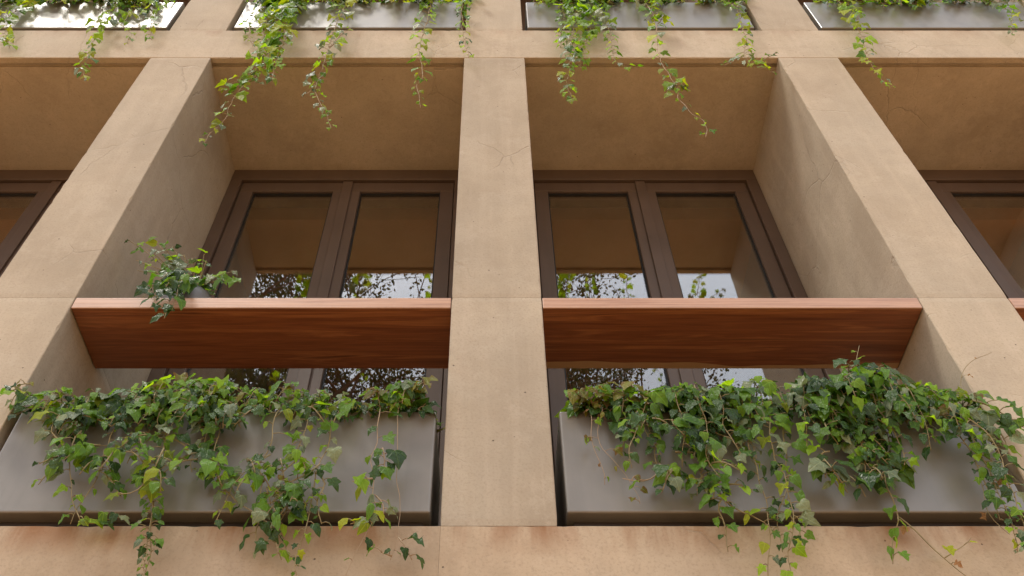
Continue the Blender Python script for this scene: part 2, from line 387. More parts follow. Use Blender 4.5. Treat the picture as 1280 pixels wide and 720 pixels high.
# windows: outer frame (window) > two sashes, two panes, gaskets, cover strip
def window(k):
    a, b = bay(k); a += 0.002; b -= 0.002
    zt, zb = Z_S0 - 0.002, Z_SP1 + 0.015
    y0, y1 = WY, WY + 0.09
    fs, fh = 0.062, 0.105
    win = boxes('window', [(a, b, y0, y1, zt - fh, zt), (a, b, y0, y1, zb, zb + 0.07),
                           (a, a + fs, y0, y1, zb + 0.0705, zt - fh - 0.0005), (b - fs, b, y0, y1, zb + 0.0705, zt - fh - 0.0005)], M['frame'], bld)
    mid = (a + b) / 2
    ys0, ys1 = y0 + 0.018, y0 + 0.08
    st, rl = 0.074, 0.085
    for s0, s1 in ((a + fs + 0.004, mid - 0.003), (mid + 0.003, b - fs - 0.004)):
        z0, z1 = zb + 0.075, zt - fh - 0.004
        boxes('sash', [(s0, s1, ys0, ys1, z1 - rl, z1), (s0, s1, ys0, ys1, z0, z0 + rl),
                       (s0, s0 + st, ys0, ys1, z0 + rl + 0.0005, z1 - rl - 0.0005), (s1 - st, s1, ys0, ys1, z0 + rl + 0.0005, z1 - rl - 0.0005)], M['frame'], win, 0.003)
        g0, g1, h0, h1 = s0 + st, s1 - st, z0 + rl, z1 - rl
        yg = ys0 + 0.016; gw = 0.007
        boxes('gasket', [(g0 + 0.0005, g1 - 0.0005, yg, yg + 0.02, h1 - gw, h1 - 0.0005), (g0 + 0.0005, g1 - 0.0005, yg, yg + 0.02, h0 + 0.0005, h0 + gw),
                         (g0 + 0.0005, g0 + gw, yg, yg + 0.02, h0 + gw + 0.0005, h1 - gw - 0.0005), (g1 - gw, g1 - 0.0005, yg, yg + 0.02, h0 + gw + 0.0005, h1 - gw - 0.0005)], M['gasket'], win, 0)
        box('pane', g0 + 0.003, g1 - 0.003, yg + 0.006, yg + 0.012, h0 + 0.003, h1 - 0.003, M['glass'], win, 0)
    box('cover_strip', mid - 0.028, mid + 0.028, ys0 - 0.012, ys0 - 0.0005, zb + 0.075, zt - fh - 0.006, M['frame'], win, 0.003)
    return win
for k in range(K0, K1): window(k)

# timber rails (flat boards let in between the pillars)
for k in range(K0, K1):
    a, b = bay(k)
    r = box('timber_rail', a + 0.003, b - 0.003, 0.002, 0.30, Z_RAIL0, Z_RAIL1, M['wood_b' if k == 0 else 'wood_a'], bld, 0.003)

# ------------------------------------------------------------------ planters
PT, PBOT, PD = Z(0.919), Z(0.733), 0.36
def planter(k, dz, label):
    a, b = bay(k); a += 0.030; b -= 0.030
    root = tag(empty('planter_box', ((a + b) / 2, 0.18, Z_SP1 + dz)), label, 'planter', 'grey planter boxes in the bays')
    z0, z1 = PBOT + dz, PT + dz; y0, y1 = 0.004, PD
    bm = bmesh.new(); t = 0.012
    o = [(a, y0), (b, y0), (b, y1), (a, y1)]; i = [(a + t, y0 + t), (b - t, y0 + t), (b - t, y1 - t), (a + t, y1 - t)]
    # outer skin subdivided a little so that the sheet can belly out
    nx = 24
    vo0 = [bm.verts.new((x, y, z0)) for x, y in o]; vo1 = [bm.verts.new((x, y, z1)) for x, y in o]
    vi1 = [bm.verts.new((x, y, z1)) for x, y in i]; vi0 = [bm.verts.new((x, y, z1 - 0.08)) for x, y in i]
    for q in range(4):
        r = (q + 1) % 4
        bm.faces.new((vo0[q], vo0[r], vo1[r], vo1[q])); bm.faces.new((vo1[q], vo1[r], vi1[r], vi1[q])); bm.faces.new((vi1[q], vi1[r], vi0[r], vi0[q]))
    bm.faces.new(vo0[::-1])
    bmesh.ops.recalc_face_normals(bm, faces=bm.faces)
    es = [e for e in bm.edges if all(any((v.co - w.co).length < 1e-6 for w in vo0 + vo1) for v in e.verts)]
    bmesh.ops.bevel(bm, geom=es, offset=0.006, segments=3, affect='EDGES', profile=0.5)
    _place(bm, 'box_shell', M['zinc'], root)
    box('plinth', a + 0.02, b - 0.02, 0.05, PD - 0.03, Z_SP1 + dz + 0.0005, z0 - 0.0005, M['plinth'], root, 0.002)
    box('soil', a + t + 0.001, b - t - 0.001, y0 + t + 0.001, y1 - t - 0.001, z1 - 0.075, z1 - 0.035, M['soil'], root, 0)
    return root
planter(-1, 0, 'long grey planter box below the timber rail that carries the potted ivy')
planter(0, 0, 'long grey planter box below the bare timber rail with a pale sapwood stripe')
planter(-2, FLOOR, 'upper planter box over the dim bay beside the pot-rail bay, mostly overgrown')
planter(-1, FLOOR, 'upper planter box two storeys up, above the bay with the potted ivy')
planter(0, FLOOR, 'bright upper planter box above the bay with the bare sapwood rail')
planter(1, FLOOR, 'upper planter box over the bay beyond the bare-rail bay and its pillar')

# ------------------------------------------------------------------ ivy leaves
LOBED = [(0.0, 0.02), (0.10, -0.07), (0.24, -0.10), (0.38, -0.02), (0.40, 0.10), (0.34, 0.20), (0.44, 0.30), (0.56, 0.44), (0.42, 0.49), (0.27, 0.53), (0.22, 0.66), (0.12, 0.84), (0.0, 1.0)]
LOBED2 = [(0.0, 0.03), (0.12, -0.10), (0.28, -0.13), (0.43, -0.06), (0.48, 0.08), (0.45, 0.22), (0.50, 0.36), (0.46, 0.48), (0.33, 0.55), (0.27, 0.66), (0.16, 0.80), (0.08, 0.91), (0.0, 1.0)]
OVATE = [(0.0, 0.0), (0.10, -0.06), (0.22, -0.06), (0.33, 0.03), (0.39, 0.16), (0.40, 0.30), (0.37, 0.44), (0.31, 0.57), (0.24, 0.69), (0.16, 0.80), (0.09, 0.89), (0.04, 0.95), (0.0, 1.0)]
LANCE = [(0.0, 0.0), (0.06, 0.0), (0.13, 0.05), (0.20, 0.14), (0.25, 0.27), (0.265, 0.40), (0.25, 0.53), (0.21, 0.65), (0.16, 0.75), (0.11, 0.84), (0.06, 0.91), (0.03, 0.96), (0.0, 1.0)]
def leaf_mesh(name, outline, fold, curl, wave, seed, mat):
    rnd = random.Random(seed)
    n = len(outline); vs = []; fs = []
    ph = rnd.uniform(0, 6)
    mids = [0.0, 0.0, 0.02, 0.06, 0.12, 0.2, 0.3, 0.42, 0.5, 0.58, 0.7, 0.86, 1.0]
    def z(x, y, s): return fold * abs(x) - curl * y * y + wave * math.sin(9 * y + ph + s * 1.3) * abs(x) * 1.2 - 0.10 * abs(x) * abs(x)
    mi = []
    for q in range(n): mi.append(len(vs)); vs.append((0, mids[q], z(0, mids[q], 0)))
    for s in (1, -1):
        idx = []
        for q, (x, y) in enumerate(outline):
            if q in (0, n - 1): idx.append(mi[q]); continue
            jx = x * s * rnd.uniform(0.93, 1.07); idx.append(len(vs)); vs.append((jx, y, z(jx, y, s)))
        for q in range(n - 1):
            f = [mi[q], idx[q], idx[q + 1], mi[q + 1]]
            f2 = []
            for e in f:
                if e not in f2: f2.append(e)
            if len(f2) >= 3: fs.append(f2 if s > 0 else f2[::-1])
    me = bpy.data.meshes.new(name); me.from_pydata(vs, [], fs); me.shade_smooth(); me.materials.append(mat); me.update()
    uv = me.uv_layers.new(name='UVMap')
    for lp in me.loops: uv.data[lp.index].uv = vs[lp.vertex_index][:2]
    return me
SHAPES = {'lobed': (LOBED, LOBED2), 'ovate': (OVATE, LOBED2), 'lance': (LANCE, OVATE)}
LEAF = {}
for sh, outs in SHAPES.items():
    for mk, mt in LM.items():
        lst = []
        for v in range(7):
            r = random.Random(hash((sh, v)) % 1000 if False else len(sh) * 31 + v * 7)
            lst.append(leaf_mesh('leaf_' + sh, outs[0] if v % 5 < 3 else outs[1], r.uniform(-0.1, 0.75), r.uniform(-0.05, 0.65), r.uniform(0.08, 0.42), v * 13 + 5, mt))
        LEAF[sh, mk] = lst

PAL_LOW = ['dark'] * 5 + ['mid'] * 7 + ['light'] * 5 + ['pale'] * 3 + ['lime'] * 1
PAL_TOP = ['mid'] * 4 + ['light'] * 6 + ['lime'] * 3 + ['pale'] * 1 + ['dark'] * 2
PAL_RIM = ['light'] * 8 + ['mid'] * 5 + ['lime'] * 3 + ['pale'] * 3 + ['olive'] * 1 + ['dark'] * 2
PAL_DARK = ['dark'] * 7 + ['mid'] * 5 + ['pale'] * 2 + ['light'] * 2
PAL_YOUNG = ['olive'] * 6 + ['light'] * 3 + ['mid'] * 2 + ['lime'] * 1
PAL_HIGH = ['light'] * 8 + ['mid'] * 3 + ['lime'] * 5 + ['pale'] * 2
GL = 'ivy plants in the lower planters'; GU = 'ivy plants in the upper planters'
class Plant:
    def __init__(s, name, label, base, group, cat='ivy'):
        s.root = tag(empty(name, base), label, cat, group); s.base = Vector(base)
        s.bm = bmesh.new(); s.leaves = []; s.scale = 1.15 if group == GU else 1.0; s.rnd = random.Random(len(label) * 17 + int(abs(base[0]) * 1000))
    def leaf(s, p, axis, normal, size, sh, mk):
        y = axis.normalized(); z = (normal - y * normal.dot(y))
        if z.length < 1e-3: z = y.orthogonal()
        z.normalize(); x = y.cross(z)
        rot = Matrix((x, y, z)).transposed().to_4x4()
        mat = Matrix.Translation(p - s.base) @ rot @ Matrix.Diagonal((size * s.rnd.uniform(0.85, 1.12), size, size, 1))
        s.leaves.append((size * 4 - p.y, s.rnd.choice(LEAF[sh, mk]), mat))
    def place_leaves(s):
        s.leaves.sort(key=lambda t: -t[0])
        for _, me, mat in s.leaves[:300]:                        # the leaves that show largest, one by one
            o = bpy.data.objects.new('leaf', me); C.objects.link(o); o.parent = s.root; o.matrix_local = mat
        rest = s.leaves[300:]
        if rest:                                                 # the ones tucked in behind them
            vs, fs, uv, mi, mats = [], [], [], [], []
            for _, me, mat in rest:
                b = len(vs); vs += [tuple(mat @ v.co) for v in me.vertices]
                if me.materials[0] not in mats: mats.append(me.materials[0])
                for f in me.polygons:
                    fs.append([b + i for i in f.vertices]); mi.append(mats.index(me.materials[0]))
                    uv += [tuple(me.vertices[i].co[:2]) for i in f.vertices]
            m2 = bpy.data.meshes.new('leaf_mass'); m2.from_pydata(vs, [], fs); m2.update(); m2.shade_smooth()
            for q in mats: m2.materials.append(q)
            m2.polygons.foreach_set('material_index', mi)
            ul = m2.uv_layers.new(name='UVMap')
            for i, q in enumerate(uv): ul.data[i].uv = q
            o = bpy.data.objects.new('leaf_mass', m2); C.objects.link(o); o.parent = s.root; o['kind'] = 'stuff'
    def path(s, pts, per_m=34, size=0.055, sh='lobed', pal=PAL_LOW, r=0.0027, out=0.7, up=0.8, pet=0.03, skip=0.0, taper=True, jit=0.006, mult=1.0):
        """a shoot along pts (world), with leaves on petioles on alternate sides"""
        R = s.rnd
        # resample with a little wander
        dense = []
        for a, b in zip(pts, pts[1:]):
            k = max(1, int((b - a).length / 0.02))
            for i in range(k): dense.append(a.lerp(b, i / k))
        dense.append(pts[-1].copy())
        for i in range(1, len(dense) - 1): dense[i] = dense[i] + Vector((R.gauss(0, jit), R.gauss(0, jit * 0.6), R.gauss(0, jit * 0.4)))
        for _ in range(2):
            dense = [dense[0]] + [(dense[i - 1] + dense[i] * 2 + dense[i + 1]) / 4 for i in range(1, len(dense) - 1)] + [dense[-1]]
        tube(s.bm, dense, r, r * 0.45, 5)
        L = sum((b - a).length for a, b in zip(dense, dense[1:])); n = max(2, int(L * per_m * mult * 1.18)); side = R.choice((1, -1))
        acc = 0; want = 0.5 * L / n; run = 0
        for i in range(len(dense) - 1):
            seg = (dense[i + 1] - dense[i]).length
            while want <= acc + seg:
                f = want / L; p = dense[i].lerp(dense[i + 1], (want - acc) / max(seg, 1e-6)); want += L / n * R.uniform(0.75, 1.25)
                side = -side
                if R.random() < skip and f < 0.9: continue
                d = (dense[i + 1] - dense[i]).normalized()
                sz = size * 0.84 * s.scale * R.uniform(0.5, 1.35) * ((1.0 - 0.5 * f * f) if taper else 1)
                pd = Vector((side * R.uniform(0.3, 1.1), -R.uniform(0.0, 1.0) * out, R.uniform(-0.2, 0.6))) + d * 0.35
                pl = pet * R.uniform(0.5, 1.5) * (sz / size)
                q = p + pd.normalized() * pl
                if q.y > -0.006 and p.y < 0: q.y = -0.006 - R.random() * 0.01
                tube(s.bm, [p, p.lerp(q, 0.5) + Vector((0, 0, 0.004)), q], r * 0.55, r * 0.4, 4)
                ax = Vector((pd.x * 0.75 + R.gauss(0, 0.25), -R.uniform(0, 0.6) * out, -R.uniform(0.25, 1.0))) + d * 0.3
                nr = Vector((R.gauss(0, 0.45), -1.0 + R.gauss(0, 0.3), up + R.gauss(0, 0.55)))
                s.leaf(q, ax, nr, sz, sh if R.random() < 0.5 else R.choice(('ovate', 'lobed', 'lance', 'lance', 'ovate')), R.choice(pal))
            acc += seg
    def px(s, pts, Y=-0.05, soil=True, top=None, **kw):
        """a hanging shoot; pts are (x, y) photo measures or (x, y, Y)"""
        w = [at(p[0], p[1], p[2] if len(p) > 2 else Y) for p in pts]
        if soil and top is not None:
            x = w[0].x
            w = [Vector((x + s.rnd.uniform(-.03, .03), 0.10, top - 0.04)), Vector((x, 0.05, top + 0.03)), Vector((x, -0.01, top + 0.022))] + w
        s.path(w, **kw)
    def mound(s, x0, x1, top, n, h=(0.03, 0.10), hang=(0.0, 0.06), pal=PAL_RIM, yo=(-0.02, -0.08), **kw):
        """n short shoots rising from the soil and arching over the rim between x0 and x1"""
        R = s.rnd; kw.setdefault('up', 1.3); kw.setdefault('mult', 1.25 if s.scale == 1.0 else 1.0); kw.setdefault('out', 1.0)
        for i in range(n):
            x = x0 + (x1 - x0) * (i + R.random()) / n; dx = R.gauss(0, 0.05); hh = R.uniform(*h) * max(0.3, 0.85 + 1.5 * noise.noise(Vector((x * 6.0, top, 0.3)))); hg = R.uniform(*hang); yf = R.uniform(*yo)
            yb = R.uniform(0.05, 0.16)
            pts = [Vector((x, yb, top - 0.045)), Vector((x + dx * 0.3, yb - 0.03, top + hh * 0.8)), Vector((x + dx * 0.7, min(0.0, yf * 0.4), top + hh))]
            pts.append(Vector((x + dx, yf, top + hh * 0.35)))
            if hg > 0.02:
                k = max(1, int(hg / 0.06)); ph = R.uniform(0, 6)
                for j in range(1, k + 1): pts.append(Vector((x + dx + 0.018 * math.sin(ph + j * 1.7), yf * R.uniform(0.7, 1.15), top - hg * j / k)))
            s.path(pts, pal=pal, **kw)
        k2 = dict(kw); k2['size'] = kw.get('size', 0.055) * 0.9
        for i in range(int(n * 0.4)):                            # dark leaves underneath, shade between the shoots put into their colour
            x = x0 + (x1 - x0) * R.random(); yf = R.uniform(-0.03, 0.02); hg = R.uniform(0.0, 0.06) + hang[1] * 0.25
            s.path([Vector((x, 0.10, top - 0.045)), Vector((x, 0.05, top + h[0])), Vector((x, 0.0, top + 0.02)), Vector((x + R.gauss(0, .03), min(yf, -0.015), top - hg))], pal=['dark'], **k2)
    def tuft(s, px, py, n=6, rx=30, ry=25, Y=-0.06, pal=PAL_DARK, size=0.055, sh='ovate', per_m=40, ln=0.10, **kw):
        R = s.rnd
        for i in range(n):
            a = at(px + R.uniform(-rx, rx), py + R.uniform(-ry, ry), Y * R.uniform(0.5, 1.5))
            e = a + Vector((R.gauss(0, 0.5), R.uniform(-0.4, 0.1), -R.uniform(0.4, 1.0))) * ln
            e.y = min(e.y, -0.015)
            s.path([a, a.lerp(e, 0.5) + Vector((R.gauss(0, .012), -0.015, 0.012)), e], per_m=per_m, pal=pal, size=size, sh=sh, up=0.8, out=0.9, **kw)
    def done(s, mat=None, name='stem'):
        s.place_leaves()
        if s.bm.verts:
            bmesh.ops.translate(s.bm, verts=s.bm.verts, vec=-s.base)
            o = link(name, mesh_from(s.bm, name, True), mat or M['stem'], None, (0, 0, 0)); o.parent = s.root; o.location = (0, 0, 0)

def gx(px, py=512): return at(px, py).x
T0 = PT; T1 = PT + FLOOR
def low(label, px): return Plant('ivy_plant', label, (gx(px), 0.1, T0 - 0.04), GL)
def high(label, px): return Plant('ivy_plant', label, (at(px, 10).x, 0.1, T1 - 0.04), GU)

# ---- planter below the rail with the potted ivy
p = low('sprawling ivy with a looping vine at the potted-rail planter end away from central pillar', 95)
p.mound(gx(30), gx(150), T0, 9, (0.03, 0.11), (0.0, 0.08), size=0.062, sh='ovate', per_m=40)
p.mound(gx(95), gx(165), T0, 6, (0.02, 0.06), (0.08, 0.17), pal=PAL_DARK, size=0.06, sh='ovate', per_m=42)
p.px([(72, 520), (62, 540), (82, 560), (88, 590), (93, 630), (100, 650)], -0.06, top=T0, per_m=22, size=0.06, sh='lance', pal=PAL_RIM)
p.px([(150, 520), (135, 560), (120, 600), (98, 632), (88, 655)], -0.05, top=T0, per_m=30, size=0.052, sh='lobed', pal=PAL_DARK)
p.px([(98, 652), (125, 655), (150, 640), (160, 648)], -0.05, soil=False, per_m=45, size=0.042, pal=PAL_LOW)
p.px([(72, 582), (62, 590), (48, 606)], -0.06, soil=False, per_m=22, size=0.075, sh='lance', pal=['light'])
p.px([(40, 480), (25, 478), (18, 485)], -0.05, soil=False, per_m=50, size=0.05, sh='lance', pal=PAL_YOUNG)
p.tuft(130, 525, 9, 40, 18)
p.tuft(122, 580, 3, 14, 16)
p.tuft(128, 558, 5, 24, 18)
p.done()
p = low('ivy in the potted-rail planter with one dense column of leaves trailing far over the beam', 195)
p.mound(gx(150), gx(265), T0, 10, (0.03, 0.10), (0.0, 0.10), size=0.060, sh='ovate', per_m=42)
p.mound(gx(160), gx(260), T0, 7, (0.02, 0.05), (0.06, 0.16), pal=PAL_DARK, size=0.055, sh='ovate', per_m=42)
p.px([(215, 520), (205, 560), (193, 585), (186, 615), (190, 645), (184, 680), (180, 714)], -0.06, top=T0, per_m=70, size=0.036, pal=PAL_LOW, out=0.8)
p.px([(200, 570), (190, 600), (193, 640), (186, 690), (178, 730)], -0.05, soil=False, per_m=62, size=0.032, pal=PAL_LOW, out=0.8)
p.px([(205, 560), (182, 605), (160, 618), (148, 618)], -0.09, soil=False, per_m=14, size=0.055, pal=['lime'])
p.tuft(225, 512, 9, 70, 10)
p.tuft(190, 600, 4, 14, 40, size=0.045, pal=PAL_LOW)
p.tuft(200, 552, 4, 30, 14, pal=PAL_LOW)
p.done()
p = low('ivy in the potted-rail planter whose stems zigzag bare between leaf clusters', 300)
p.mound(gx(255), gx(375), T0, 10, (0.03, 0.10), (0.0, 0.06), size=0.055, sh='ovate', per_m=42)
p.mound(gx(225), gx(270), T0, 2, (0.02, 0.05), (0.12, 0.22), size=0.05, per_m=28)
p.px([(262, 520), (255, 555), (232, 575), (240, 590)], -0.05, top=T0, per_m=48, size=0.05)
p.px([(345, 515), (342, 545), (338, 570), (300, 595), (280, 625), (268, 655)], -0.06, top=T0, per_m=26, size=0.05, r=0.0026)
p.px([(338, 568), (318, 580), (330, 600), (322, 625), (330, 640)], -0.06, soil=False, per_m=34, size=0.048)
p.px([(275, 520), (268, 580), (280, 610), (300, 632), (335, 650), (350, 668), (372, 705)], -0.05, top=T0, per_m=26, size=0.055, pal=PAL_DARK)
p.px([(330, 640), (318, 662), (322, 690)], -0.04, soil=False, per_m=35, size=0.055, sh='lance', pal=PAL_DARK)
p.tuft(255, 572, 4, 30, 8, pal=PAL_LOW)
p.tuft(300, 512, 3, 35, 8, pal=PAL_LOW)
p.tuft(300, 582, 4, 40, 9, pal=PAL_LOW)
p.done()
p = low('ivy in the potted-rail planter with a mid-box leaf knot and a vine crossing the beam', 395)
p.mound(gx(365), gx(470), T0, 9, (0.02, 0.09), (0.0, 0.05), size=0.056, sh='ovate', per_m=42)
p.px([(385, 515), (380, 545), (370, 572), (350, 582), (322, 585)], -0.06, top=T0, per_m=42, size=0.048)
p.px([(420, 515), (412, 550), (402, 575), (392, 610), (388, 640), (380, 672), (368, 700), (372, 722)], -0.06, top=T0, per_m=40, size=0.046)
p.px([(400, 580), (370, 600), (352, 605), (340, 622)], -0.07, soil=False, per_m=45, size=0.045, pal=PAL_LOW)
p.px([(395, 590), (412, 605), (395, 630), (402, 655)], -0.06, soil=False, per_m=40, size=0.045)
p.px([(362, 600), (355, 640), (345, 665), (352, 700)], -0.05, soil=False, per_m=42, size=0.05, pal=PAL_DARK)
p.tuft(350, 578, 4, 50, 7, pal=PAL_RIM, size=0.045)
p.tuft(375, 618, 4, 35, 12)
p.tuft(405, 510, 2, 20, 8, pal=PAL_LOW)
p.tuft(345, 602, 4, 40, 12, pal=PAL_LOW)
p.done()
p = low('ivy beside the central pillar in the potted-rail planter, thin stems with single star-shaped leaves', 500)
p.mound(gx(460), gx(530), T0, 7, (0.02, 0.07), (0.0, 0.03), size=0.055, sh='ovate', pal=PAL_RIM, per_m=40)
p.mound(gx(500), gx(538), T0, 5, (0.03, 0.08), (0.0, 0.01), size=0.08, sh='lance', pal=PAL_YOUNG, per_m=30, up=0.6)
p.px([(474, 515), (470, 545), (462, 575), (466, 595), (470, 640), (462, 660), (445, 690), (432, 720)], -0.06, top=T0, per_m=16, size=0.05, r=0.0018, pal=PAL_LOW)
p.px([(478, 560), (482, 575), (478, 590)], -0.07, soil=False, per_m=60, size=0.065, pal=['mid', 'dark'])
p.px([(466, 598), (450, 596), (440, 602)], -0.08, soil=False, per_m=22, size=0.072, pal=['light'])
p.px([(470, 640), (455, 655), (438, 655)], -0.06, soil=False, per_m=48, size=0.05, pal=['lime'])
p.px([(470, 620), (482, 632), (478, 650)], -0.06, soil=False, per_m=60, size=0.05, pal=['mid', 'pale'])
p.px([(497, 515), (496, 560), (499, 620), (498, 675), (488, 700)], -0.04, top=T0, per_m=10, size=0.045, r=0.0015, skip=0.3)
p.px([(498, 672), (508, 690), (515, 700)], -0.05, soil=False, per_m=40, size=0.05, pal=['mid', 'dark'])
p.px([(490, 695), (476, 690)], -0.05, soil=False, per_m=60, size=0.05, pal=['mid', 'dark'])
p.done(M['stem_pale'])

# ---- planter below the bare rail
p = low('young bronze-green plant with thin runners beside central pillar in the bare-rail planter', 745)
p.mound(gx(722), gx(805), T0, 16, (0.03, 0.10), (0.0, 0.015), size=0.080, sh='lance', pal=PAL_YOUNG, per_m=34, up=0.5)
p.px([(740, 515), (738, 540), (744, 560), (750, 580), (758, 592), (756, 606)], -0.04, top=T0, per_m=16, size=0.035, r=0.0018, pal=['olive', 'light', 'dry', 'pale'])
p.px([(757, 510), (748, 530), (750, 560), (775, 585), (790, 600), (800, 630)], -0.04, top=T0, per_m=14, size=0.036, r=0.0014, pal=['pale', 'olive', 'dry'])
p.px([(825, 580), (815, 600), (795, 602), (778, 598)], -0.06, soil=False, per_m=24, size=0.042, pal=['light', 'olive'])
p.done(M['stem_pale'])
p = low('dense dark ivy curtain in the bare-rail planter near the bronze-green young plant', 860)
p.mound(gx(790), gx(935), T0, 11, (0.03, 0.10), (0.0, 0.06), size=0.058, sh='ovate', per_m=36)
p.mound(gx(792), gx(900), T0, 10, (0.02, 0.06), (0.10, 0.22), size=0.062, sh='ovate', pal=PAL_DARK, per_m=34, yo=(-0.02, -0.12))
p.mound(gx(835), gx(925), T0, 8, (0.02, 0.05), (0.20, 0.36), size=0.058, sh='ovate', pal=PAL_DARK, per_m=26, yo=(-0.02, -0.12))
p.px([(800, 520), (795, 545), (785, 560), (790, 585)], -0.09, top=T0, per_m=30, size=0.055, pal=['mid', 'light', 'dark'], sh='ovate')
p.px([(880, 600), (905, 620), (915, 635), (950, 650), (965, 660)], -0.05, soil=False, per_m=38, size=0.04)
p.px([(905, 620), (895, 630), (905, 650), (910, 690)], -0.05, soil=False, per_m=30, size=0.045)
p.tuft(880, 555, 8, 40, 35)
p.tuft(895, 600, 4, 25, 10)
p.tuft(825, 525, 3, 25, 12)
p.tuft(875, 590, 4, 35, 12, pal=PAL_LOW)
p.done()
p = low('ivy with star-shaped leaves on long vines between two dark clumps in the bare-rail planter', 965)
p.mound(gx(915), gx(1000), T0, 6, (0.03, 0.12), (0.0, 0.05), size=0.056, sh='lobed', per_m=36, pal=PAL_RIM)
p.px([(940, 515), (935, 560), (950, 600), (960, 640), (965, 680), (960, 720)], -0.06, top=T0, per_m=30, size=0.05, pal=PAL_LOW)
p.px([(965, 515), (960, 550), (975, 585), (988, 620), (992, 655), (985, 690), (990, 722)], -0.07, top=T0, per_m=42, size=0.05, pal=PAL_LOW)
p.px([(978, 520), (985, 560), (982, 600), (972, 640), (978, 690)], -0.05, top=T0, per_m=34, size=0.05, pal=PAL_DARK)
p.px([(985, 640), (1000, 665), (998, 690)], -0.05, soil=False, per_m=50, size=0.045)
p.done()
p = low('ivy clump with large glossy dark leaves and a bare twig crossing the beam, bare-rail planter', 1060)
p.mound(gx(1000), gx(1130), T0, 11, (0.05, 0.14), (0.0, 0.05), size=0.062, sh='lobed', per_m=34, pal=PAL_LOW)
p.mound(gx(1005), gx(1120), T0, 14, (0.03, 0.09), (0.10, 0.26), size=0.07, sh='ovate', per_m=32, pal=PAL_DARK, yo=(-0.03, -0.14))
p.mound(gx(1030), gx(1110), T0, 6, (0.03, 0.06), (0.22, 0.34), size=0.062, sh='lobed', per_m=30, pal=PAL_DARK, yo=(-0.03, -0.10))
p.px([(1098, 570), (1110, 610), (1122, 650), (1112, 680), (1116, 705)], -0.05, soil=False, per_m=30, size=0.058, pal=PAL_LOW)
p.px([(1122, 645), (1150, 672), (1180, 698), (1210, 722)], -0.03, soil=False, per_m=4, size=0.03, r=0.0022, pal=['dry'])
p.px([(1180, 698), (1205, 682), (1215, 680), (1214, 672)], -0.03, soil=False, per_m=9, size=0.035, r=0.0016, pal=['lime'])
p.px([(1068, 470), (1070, 445), (1074, 432)], -0.02, soil=False, per_m=20, size=0.03, r=0.0018, pal=['dry', 'light'])
p.tuft(1055, 545, 10, 45, 45, size=0.065, sh='lobed')
p.tuft(1055, 580, 5, 32, 16, size=0.062, pal=PAL_LOW)
p.done()
p = low('ivy spilling past the end of the bare-rail planter farthest from the central pillar', 1190)
p.mound(gx(1125), gx(1215), T0, 12, (0.02, 0.08), (0.0, 0.05), size=0.056, sh='ovate', per_m=40, pal=PAL_RIM)
p.px([(1190, 520), (1215, 545), (1228, 575), (1245, 605), (1262, 640), (1272, 690)], -0.07, top=T0, per_m=55, size=0.05, pal=PAL_LOW)
p.px([(1200, 515), (1225, 530), (1245, 560), (1258, 600), (1275, 640), (1285, 690)], -0.10, top=T0, per_m=55, size=0.048, pal=PAL_LOW)
p.px([(1180, 520), (1212, 560), (1222, 590), (1240, 625), (1250, 650)], -0.05, top=T0, per_m=50, size=0.046, pal=PAL_DARK)
p.px([(1215, 500), (1240, 510), (1262, 525), (1272, 545)], -0.10, soil=False, per_m=36, size=0.05, pal=PAL_RIM)
p.px([(1225, 590), (1235, 640), (1262, 668)], -0.03, soil=False, per_m=8, size=0.03, r=0.0018, pal=['dry', 'mid'])
p.px([(1202, 490), (1203, 468), (1212, 452), (1240, 440)], -0.02, soil=False, per_m=1, size=0.015, r=0.0015, pal=['dry'])
p.tuft(1235, 560, 6, 18, 40, pal=PAL_LOW)
p.tuft(1175, 500, 6, 40, 14, pal=PAL_RIM)
p.done()

# ---- upper planters
HS = dict(size=0.066)
p = high('ivy with one short bright tassel in the upper planter over the dim bay', 110)
p.mound(at(85, 10).x, at(200, 10).x, T1, 13, (0.03, 0.12), (0.02, 0.26), pal=PAL_TOP, size=0.066, per_m=34)
p.px([(125, 30), (118, 48), (112, 68), (104, 85), (106, 100)], -0.06, top=T1, per_m=34, pal=PAL_HIGH, **HS)
p.px([(150, 30), (165, 42), (160, 55)], -0.05, top=T1, per_m=20, pal=PAL_HIGH, size=0.05)
p.px([(190, 15), (188, 40), (190, 50)], -0.05, top=T1, per_m=30, pal=PAL_TOP, size=0.055)
p.done()
p = high('leafy ivy spreading over the outer part of the upper planter above the dim bay', 20)
p.mound(at(-70, 10).x, at(90, 10).x, T1, 14, (0.03, 0.12), (0.04, 0.28), pal=PAL_TOP, size=0.066, per_m=32)
p.px([(10, 20), (6, 40), (12, 60)], -0.06, top=T1, per_m=34, pal=PAL_HIGH, **HS)
p.done()
p = high('bushiest hanging ivy above the potted-rail bay, ending in a long bare pale tip', 345)
p.mound(at(310, 10).x, at(385, 10).x, T1, 8, (0.03, 0.12), (0.04, 0.30), pal=PAL_TOP, size=0.066, per_m=34)
p.px([(345, 20), (345, 40), (335, 65), (325, 90), (305, 105), (290, 125), (282, 150), (265, 165), (254, 180)], -0.08, top=T1, per_m=30, pal=PAL_HIGH, size=0.07)
p.px([(352, 20), (358, 45), (345, 75), (340, 100)], -0.10, top=T1, per_m=44, pal=PAL_TOP, size=0.07)
p.px([(335, 20), (328, 50), (322, 80), (318, 105)], -0.05, top=T1, per_m=44, pal=PAL_HIGH, size=0.07)
p.px([(338, 75), (310, 95), (285, 105), (275, 115)], -0.08, soil=False, per_m=30, pal=PAL_HIGH, size=0.07)
p.px([(312, 30), (312, 45), (316, 58)], -0.04, top=T1, per_m=34, pal=PAL_TOP, size=0.045)
p.done(M['stem_pale'])
p = high('slender ivy strand with small pale leaves above the potted-rail bay', 415)
